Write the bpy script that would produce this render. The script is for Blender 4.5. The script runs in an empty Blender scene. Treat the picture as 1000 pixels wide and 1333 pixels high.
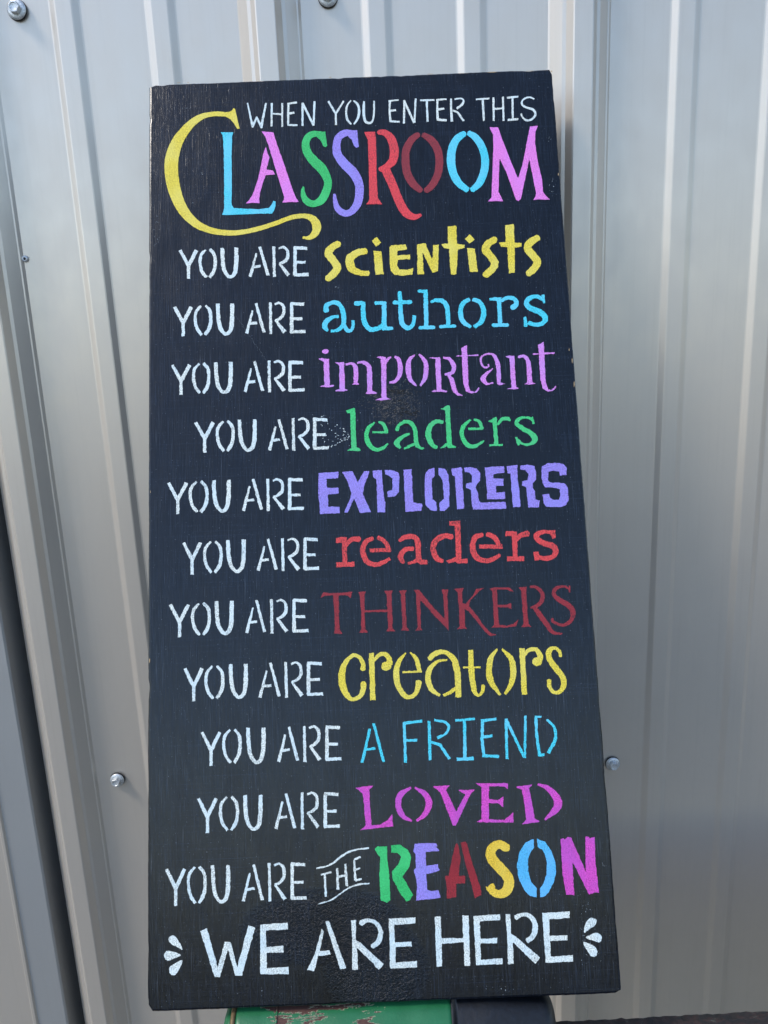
import bpy, bmesh, math, random
import numpy as np
from mathutils import Vector, Matrix, geometry
random.seed(7)
scene = bpy.context.scene
COL = scene.collection

# ---------------------------------------------------------------- camera, sky, sun, exposure
CAM_H = 1.55
F = 1000.0                      # focal length in photo pixels (photo 1000 x 1333)
def nrm(v):
    v = np.array(v, float); return v/np.linalg.norm(v)
UPc = nrm((-184, 4287, 1000)); Xc = nrm((4287, 184, 0)); Yc = np.cross(UPc, Xc)
Rwc = np.array([Xc, Yc, UPc])   # world axes written in camera axes: world = Rwc @ cam
CAM_P = np.array([0.0, 0.0, CAM_H])
cam_d = bpy.data.cameras.new('camera'); cam = bpy.data.objects.new('camera', cam_d); COL.objects.link(cam)
cam.matrix_world = Matrix.Translation(CAM_P.tolist()) @ Matrix(Rwc.tolist()).to_4x4()
cam_d.sensor_fit = 'VERTICAL'; cam_d.sensor_height = 36.0; cam_d.lens = F/1333*36
cam_d.clip_start = .01; cam_d.clip_end = 2000
scene.camera = cam

SUN_EL, SUN_AZ = math.radians(50), math.radians(-64)   # azimuth measured from the wall's outward normal, negative = from the left
sd = np.array([math.cos(SUN_EL)*math.sin(SUN_AZ), -math.cos(SUN_EL)*math.cos(SUN_AZ), math.sin(SUN_EL)])
world = bpy.data.worlds.new('World'); scene.world = world; world.use_nodes = True
wn = world.node_tree.nodes; wl = world.node_tree.links
sky = wn.new('ShaderNodeTexSky'); sky.sky_type = 'NISHITA'; sky.sun_disc = False
sky.sun_elevation = SUN_EL; sky.sun_rotation = math.atan2(sd[0], sd[1])
sky.air_density = 1.0; sky.dust_density = .8; sky.ozone_density = .8; sky.altitude = 600
wl.new(sky.outputs[0], wn['Background'].inputs[0]); wn['Background'].inputs[1].default_value = .15
sun_d = bpy.data.lights.new('sun', 'SUN'); sun_d.energy = 1.25; sun_d.angle = math.radians(13); sun_d.color = (1, .93, .84)
sun = bpy.data.objects.new('sun', sun_d); COL.objects.link(sun)
sun.rotation_euler = Vector(sd.tolist()).to_track_quat('Z', 'Y').to_euler()
scene.view_settings.view_transform = 'Standard'; scene.view_settings.look = 'None'
scene.view_settings.exposure = 1.0; scene.view_settings.gamma = 1

# ---------------------------------------------------------------- measuring helpers
def ray(px, py):
    return Rwc @ np.array([(px-500)/F, (666.5-py)/F, -1.0])
def plane_hit(px, py, p0, n):
    d = ray(px, py); return CAM_P + d*(np.dot(p0-CAM_P, n)/np.dot(d, n))
def srgb(r, g, b):
    f = lambda c: (c/255/12.92) if c/255 <= .04045 else ((c/255+.055)/1.055)**2.4
    return (f(r), f(g), f(b), 1)

# sign frame: u to the right, v up the board, w out of its face
SU = Rwc @ nrm((7366, 293, 0)); SV = Rwc @ nrm((-293, 7366, -1000)); SW = np.cross(SU, SV)
S0 = CAM_P + ray(194, 1318)*.4658
def sign_uv(px, py):
    p = plane_hit(px, py, S0, SW) - S0
    return float(np.dot(p, SU)), float(np.dot(p, SV))
TL = sign_uv(196, 108); TR = sign_uv(718.5, 91); BR = sign_uv(808.5, 1290); BL = (0, 0)
SWID, SHGT, STH = (TR[0]+BR[0]-TL[0])/2+.0004, (TL[1]+TR[1]-BR[1])/2+.0006, .019
print('sign corners', TL, TR, BR, 'size', SWID, SHGT)
topback = S0 + SV*SHGT - SW*STH
RIBH = .017
WALL_Y = topback[1] + RIBH + .001
WN = np.array([0, -1.0, 0]); WP = np.array([0, WALL_Y, 0])
def wall_pt(px, py, proud=0): return plane_hit(px, py, WP + WN*proud, WN)

# ---------------------------------------------------------------- object helpers
def link(o, parent=None):
    COL.objects.link(o)
    if parent is not None: o.parent = parent
    return o
def mesh_obj(name, verts, faces, mat, parent=None, smooth=False, mats=None, midx=None):
    me = bpy.data.meshes.new(name); me.from_pydata([tuple(v) for v in verts], [], faces); me.update()
    if mat: me.materials.append(mat)
    if smooth: me.polygons.foreach_set('use_smooth', [True]*len(me.polygons))
    return link(bpy.data.objects.new(name, me), parent)
def bm_obj(name, bm, mat, parent=None, smooth=False):
    me = bpy.data.meshes.new(name); bm.normal_update(); bm.to_mesh(me); bm.free(); me.materials.append(mat)
    if smooth: me.polygons.foreach_set('use_smooth', [True]*len(me.polygons))
    return link(bpy.data.objects.new(name, me), parent)
def empty(name, loc=(0, 0, 0)):
    o = bpy.data.objects.new(name, None); o.location = loc; o.empty_display_size = .02; return link(o)
def tag(o, label=None, cat=None, group=None, kind=None):
    if label: o['label'] = label
    if cat: o['category'] = cat
    if group: o['group'] = group
    if kind: o['kind'] = kind
    return o

# ---------------------------------------------------------------- materials
class Mat:
    def __init__(s, name):
        s.m = bpy.data.materials.new(name); s.m.use_nodes = True
        s.n = s.m.node_tree.nodes; s.l = s.m.node_tree.links; s.b = s.n['Principled BSDF']
        s.co = s.n.new('ShaderNodeTexCoord').outputs['Object']
    def put(s, inp, v):
        if hasattr(v, 'is_output') or isinstance(v, bpy.types.NodeSocket): s.l.new(v, inp)
        else: inp.default_value = v
    def map(s, scale=(1, 1, 1), loc=(0, 0, 0), rot=(0, 0, 0), src=None):
        n = s.n.new('ShaderNodeMapping'); s.l.new(src or s.co, n.inputs[0])
        n.inputs['Scale'].default_value = scale; n.inputs['Location'].default_value = loc; n.inputs['Rotation'].default_value = rot
        return n.outputs[0]
    def noise(s, vec, scale=1, detail=3, rough=.5, dist=0):
        n = s.n.new('ShaderNodeTexNoise'); s.l.new(vec, n.inputs['Vector'])
        n.inputs['Scale'].default_value = scale; n.inputs['Detail'].default_value = detail
        n.inputs['Roughness'].default_value = rough; n.inputs['Distortion'].default_value = dist
        return n.outputs['Fac']
    def ramp(s, fac, stops, interp='LINEAR'):
        n = s.n.new('ShaderNodeValToRGB'); s.l.new(fac, n.inputs[0]); n.color_ramp.interpolation = interp
        e = n.color_ramp.elements
        while len(e) < len(stops): e.new(.5)
        for i, (p, c) in enumerate(stops):
            e[i].position = p; e[i].color = c if not isinstance(c, (int, float)) else (c, c, c, 1)
        return n.outputs[0]
    def math(s, op, a, b=0.0, clamp=False):
        n = s.n.new('ShaderNodeMath'); n.operation = op; n.use_clamp = clamp
        s.put(n.inputs[0], a); s.put(n.inputs[1], b); return n.outputs[0]
    def mix(s, f, a, b, mode='MIX'):
        n = s.n.new('ShaderNodeMix'); n.data_type = 'RGBA'; n.blend_type = mode
        s.put(n.inputs[0], f); s.put(n.inputs[6], a); s.put(n.inputs[7], b); return n.outputs[2]
    def xyz(s):
        n = s.n.new('ShaderNodeSeparateXYZ'); s.l.new(s.co, n.inputs[0]); return n.outputs
    def bump(s, h, strength=.3, dist=.001, nrml=None):
        n = s.n.new('ShaderNodeBump'); s.put(n.inputs['Height'], h); n.inputs['Strength'].default_value = strength
        n.inputs['Distance'].default_value = dist
        if nrml: s.l.new(nrml, n.inputs['Normal'])
        return n.outputs[0]
    def set(s, **k):
        names = dict(color='Base Color', rough='Roughness', metal='Metallic', normal='Normal', spec='Specular IOR Level', coat='Coat Weight', coatr='Coat Roughness')
        for a, v in k.items(): s.put(s.b.inputs[names[a]], v)
        return s.m

def spot(M, cu, cv, ru, rv, soft=.5):
    """1 inside an ellipse of the sign face, fading out"""
    x, y, z = M.xyz()
    a = M.math('MULTIPLY', M.math('SUBTRACT', x, cu), 1/ru); b = M.math('MULTIPLY', M.math('SUBTRACT', y, cv), 1/rv)
    r = M.math('ADD', M.math('MULTIPLY', a, a), M.math('MULTIPLY', b, b))
    return M.math('SUBTRACT', 1.0, M.math('MULTIPLY', r, soft), True)

def grain(M):
    """relief of the painted board: brushed vertical grain, faint cross saw marks, knot and crusty patch"""
    g1 = M.noise(M.map((1500, 55, 1)), 1, 4, .6, .4)
    g2 = M.noise(M.map((420, 9, 1)), 1, 3, .55, .6)
    g3 = M.noise(M.map((45, 1100, 1)), 1, 2, .5)
    fine = M.noise(M.map((1600, 1600, 1)), 1, 2, .6)
    x, y, z = M.xyz()
    low = M.ramp(y, [(.12, 1.0), (.5, .42)])
    gr = M.math('MULTIPLY', M.ramp(g1, [(.35, 0), (.68, 1)]), low)
    h = M.math('ADD', M.math('MULTIPLY', gr, .55), M.math('MULTIPLY', M.ramp(g2, [(.3, 0), (.7, 1)]), .22))
    h = M.math('ADD', h, M.math('MULTIPLY', g3, .10)); h = M.math('ADD', h, M.math('MULTIPLY', fine, .12))
    knot = M.noise(M.map((330, 520, 1)), 1, 4, .65, 1.2)
    k1 = spot(M, KN[0][0], KN[0][1], .017, .014); k2 = spot(M, KN[1][0], KN[1][1], .05, .022, .9); k3 = spot(M, KN[2][0], KN[2][1], .028, .026, .7)
    k = M.math('ADD', M.math('MULTIPLY', k1, .8), M.math('ADD', M.math('MULTIPLY', k2, .8), M.math('MULTIPLY', k3, .8)), True)
    kk = M.math('ADD', knot, M.math('MULTIPLY', M.math('SUBTRACT', k, 1.0), .34))
    kh = M.ramp(kk, [(.36, 0), (.58, 1)])
    crust = M.noise(M.map((650, 520, 1), (0, 6, 0)), 1, 3, .6, 1.0)
    kb = M.math('MULTIPLY', M.ramp(crust, [(.42, 0), (.6, 1)]), M.math('MULTIPLY', M.math('ADD', k2, k3, True), 1.0))
    return M.math('ADD', M.math('ADD', h, M.math('MULTIPLY', kh, .9)), M.math('MULTIPLY', kb, 3.0)), g1, k1, knot

ST = sign_uv(440, 1235)
KN = [sign_uv(515, 528), sign_uv(420, 1205), sign_uv(490, 1262)]

def board_mat():
    M = Mat('black_chalk_paint')
    h, g1, k1, knot = grain(M)
    cl = M.noise(M.map((22, 12, 1)), 1, 4, .6)
    base = M.mix(M.ramp(cl, [(.35, 0), (.7, 1)]), srgb(2, 4, 9), srgb(4, 8, 17))
    streak = M.noise(M.map((1500, 48, 1)), 1, 4, .65, .3)
    patch = M.ramp(M.noise(M.map((28, 16, 1), (2, 5, 0)), 1, 3, .6), [(.32, .35), (.68, 1)])
    base = M.mix(M.math('MULTIPLY', M.ramp(streak, [(.46, 0), (.70, 1)]), M.math('MULTIPLY', patch, .8)), base, srgb(32, 42, 57))
    streak2 = M.noise(M.map((1100, 26, 1), (7, 1, 0)), 1, 2, .6)
    base = M.mix(M.math('MULTIPLY', M.ramp(streak2, [(.66, 0), (.76, 1)]), .55), base, srgb(76, 84, 94))
    saw = M.noise(M.map((12, 1500, 1)), 1, 2, .5)
    base = M.mix(M.math('MULTIPLY', M.ramp(saw, [(.55, 0), (.75, 1)]), .18), base, srgb(50, 62, 82))
    st = M.math('MULTIPLY', spot(M, ST[0], ST[1], .020, .075, .8), M.ramp(M.noise(M.map((50, 18, 1), (3, 3, 0)), 1, 3, .6), [(.35, .2), (.6, 1)]))
    base = M.mix(M.math('MULTIPLY', st, .85), base, srgb(3, 4, 6))
    dust = M.noise(M.map((1100, 1100, 1)), 1, 1, .5)
    base = M.mix(M.math('MULTIPLY', M.ramp(dust, [(.72, 0), (.78, 1)]), .35), base, srgb(150, 160, 172))
    rough = M.ramp(M.noise(M.map((70, 25, 1)), 1, 4, .6), [(.3, .17), (.7, .28)])
    return M.set(color=base, rough=rough, normal=M.bump(h, .7, .00024), spec=.42)

def paint_mat(name, c, dry=.15, c2=None, vary=.5):
    M = Mat(name)
    h, g1, k1, knot = grain(M)
    sp = M.noise(M.map((1500, 1500, 1)), 1, 3, .65)
    c = srgb(*c); lo = tuple(v*.52 for v in c[:3])+(1,); hi = tuple(min(1, v*1.12+.015) for v in c[:3])+(1,)
    base = M.mix(M.ramp(sp, [(.40, 0), (.60, 1)]), lo, hi)
    if c2:
        pt = M.noise(M.map((60, 45, 1)), 1, 2, .5)
        base = M.mix(M.math('MULTIPLY', M.ramp(pt, [(.42, 0), (.62, 1)]), vary), base, srgb(*c2))
    th = M.noise(M.map((1700, 420, 1), (5, 3, 1)), 1, 3, .75)
    pt2 = M.noise(M.map((70, 60, 1), (9, 2, 4)), 1, 2, .5)
    worn = M.math('MULTIPLY', M.ramp(th, [(.48, 0), (.64, 1)]), M.math('ADD', M.math('MULTIPLY', M.ramp(pt2, [(.45, 0), (.65, 1)]), dry*2.2), dry), True)
    base = M.mix(worn, base, srgb(24, 28, 38))
    return M.set(color=base, rough=.62, normal=M.bump(h, .4, .00025), spec=.35)

def wall_mat(name='grey_painted_steel', c=(211, 201, 188), rough=.35):
    M = Mat(name)
    n1 = M.noise(M.map((7, 7, 2.2)), 1, 2, .5)
    n2 = M.noise(M.map((1300, 1300, 1300)), 1, 2, .5)
    mott = M.noise(M.map((60, 60, 35)), 1, 4, .6)
    dirt = M.noise(M.map((1700, 1700, 1300)), 1, 1, .5)
    c0 = srgb(*c); c1 = tuple(v*.93 for v in c0[:3])+(1,)
    base = M.mix(mott, c0, c1)
    base = M.mix(M.math('MULTIPLY', M.ramp(dirt, [(.80, 0), (.83, 1)]), .22), base, srgb(110, 106, 100))
    stk = M.noise(M.map((260, 1, 6)), 1, 4, .6)
    base = M.mix(M.math('MULTIPLY', M.ramp(stk, [(.52, 0), (.75, 1)]), .07), base, srgb(150, 140, 122))
    scr = M.noise(M.map((900, 1, 30), rot=(0, .5, 0)), 1, 2, .5)
    base = M.mix(M.math('MULTIPLY', M.ramp(scr, [(.80, 0), (.82, 1)]), .25), base, srgb(236, 234, 228))
    h = M.math('ADD', M.math('MULTIPLY', n1, 12.0), M.math('MULTIPLY', n2, .06))
    return M.set(color=base, rough=M.ramp(mott, [(.3, rough-.03), (.7, rough+.05)]), metal=.5, normal=M.bump(h, .35, .0005), spec=.5)

def plain(name, c, rough=.5, metal=0, nscale=300, amt=.15, bump=.2):
    M = Mat(name); n = M.noise(M.map((nscale,)*3), 1, 4, .6)
    c0 = srgb(*c); base = M.mix(M.ramp(n, [(.35, 0), (.65, 1)]), tuple(v*(1-amt) for v in c0[:3])+(1,), tuple(min(1, v*(1+amt)) for v in c0[:3])+(1,))
    return M.set(color=base, rough=rough, metal=metal, normal=M.bump(n, bump, .0004))

MAT_BOARD = board_mat()
MAT_WOOD = plain('bare_wood', (176, 150, 112), .7)
MAT_WALL = wall_mat()
MAT_TRIM = wall_mat('trim_steel', (186, 186, 184), .34)
MAT_ZINC = plain('zinc', (206, 208, 208), .42, .55, 900, .25)
MAT_RUBBER = plain('black_rubber', (26, 26, 28), .6)
PAINT = dict(
    white=paint_mat('white_stencil_paint', (234, 243, 236), .22, (206, 226, 232), .7),
    yellow=paint_mat('yellow_stencil_paint', (238, 216, 70), .10, (226, 214, 110), .5),
    cyan=paint_mat('cyan_stencil_paint', (70, 214, 236), .08, (110, 200, 228), .6),
    pink=paint_mat('pink_stencil_paint', (240, 134, 226), .07, (216, 132, 222), .5),
    lilac=paint_mat('lilac_stencil_paint', (224, 142, 230), .10, (186, 142, 220), .6),
    magenta=paint_mat('magenta_stencil_paint', (222, 78, 196), .12, (184, 84, 190), .6),
    green=paint_mat('green_stencil_paint', (46, 194, 104), .08, (70, 200, 120), .5),
    mint=paint_mat('mint_green_stencil_paint', (62, 208, 122), .10, (78, 188, 124), .6),
    violet=paint_mat('violet_stencil_paint', (158, 140, 232), .12, (142, 140, 222), .5),
    red=paint_mat('red_stencil_paint', (238, 66, 76), .28, (206, 66, 74), .5),
    coral=paint_mat('coral_red_stencil_paint', (236, 74, 74), .42, (206, 66, 70), .5),
    maroon=paint_mat('maroon_stencil_paint', (150, 42, 56), .22, (124, 42, 54), .5),
    crimson=paint_mat('crimson_stencil_paint', (158, 36, 48), .26, (136, 42, 54), .5),
    darkred=paint_mat('dark_red_stencil_paint', (160, 32, 44), .2, (132, 30, 42), .5),
    gold=paint_mat('golden_yellow_stencil_paint', (240, 200, 56), .08, (232, 206, 90), .5),
    sky=paint_mat('sky_blue_stencil_paint', (84, 188, 240), .06, (110, 180, 236), .5),
)

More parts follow.
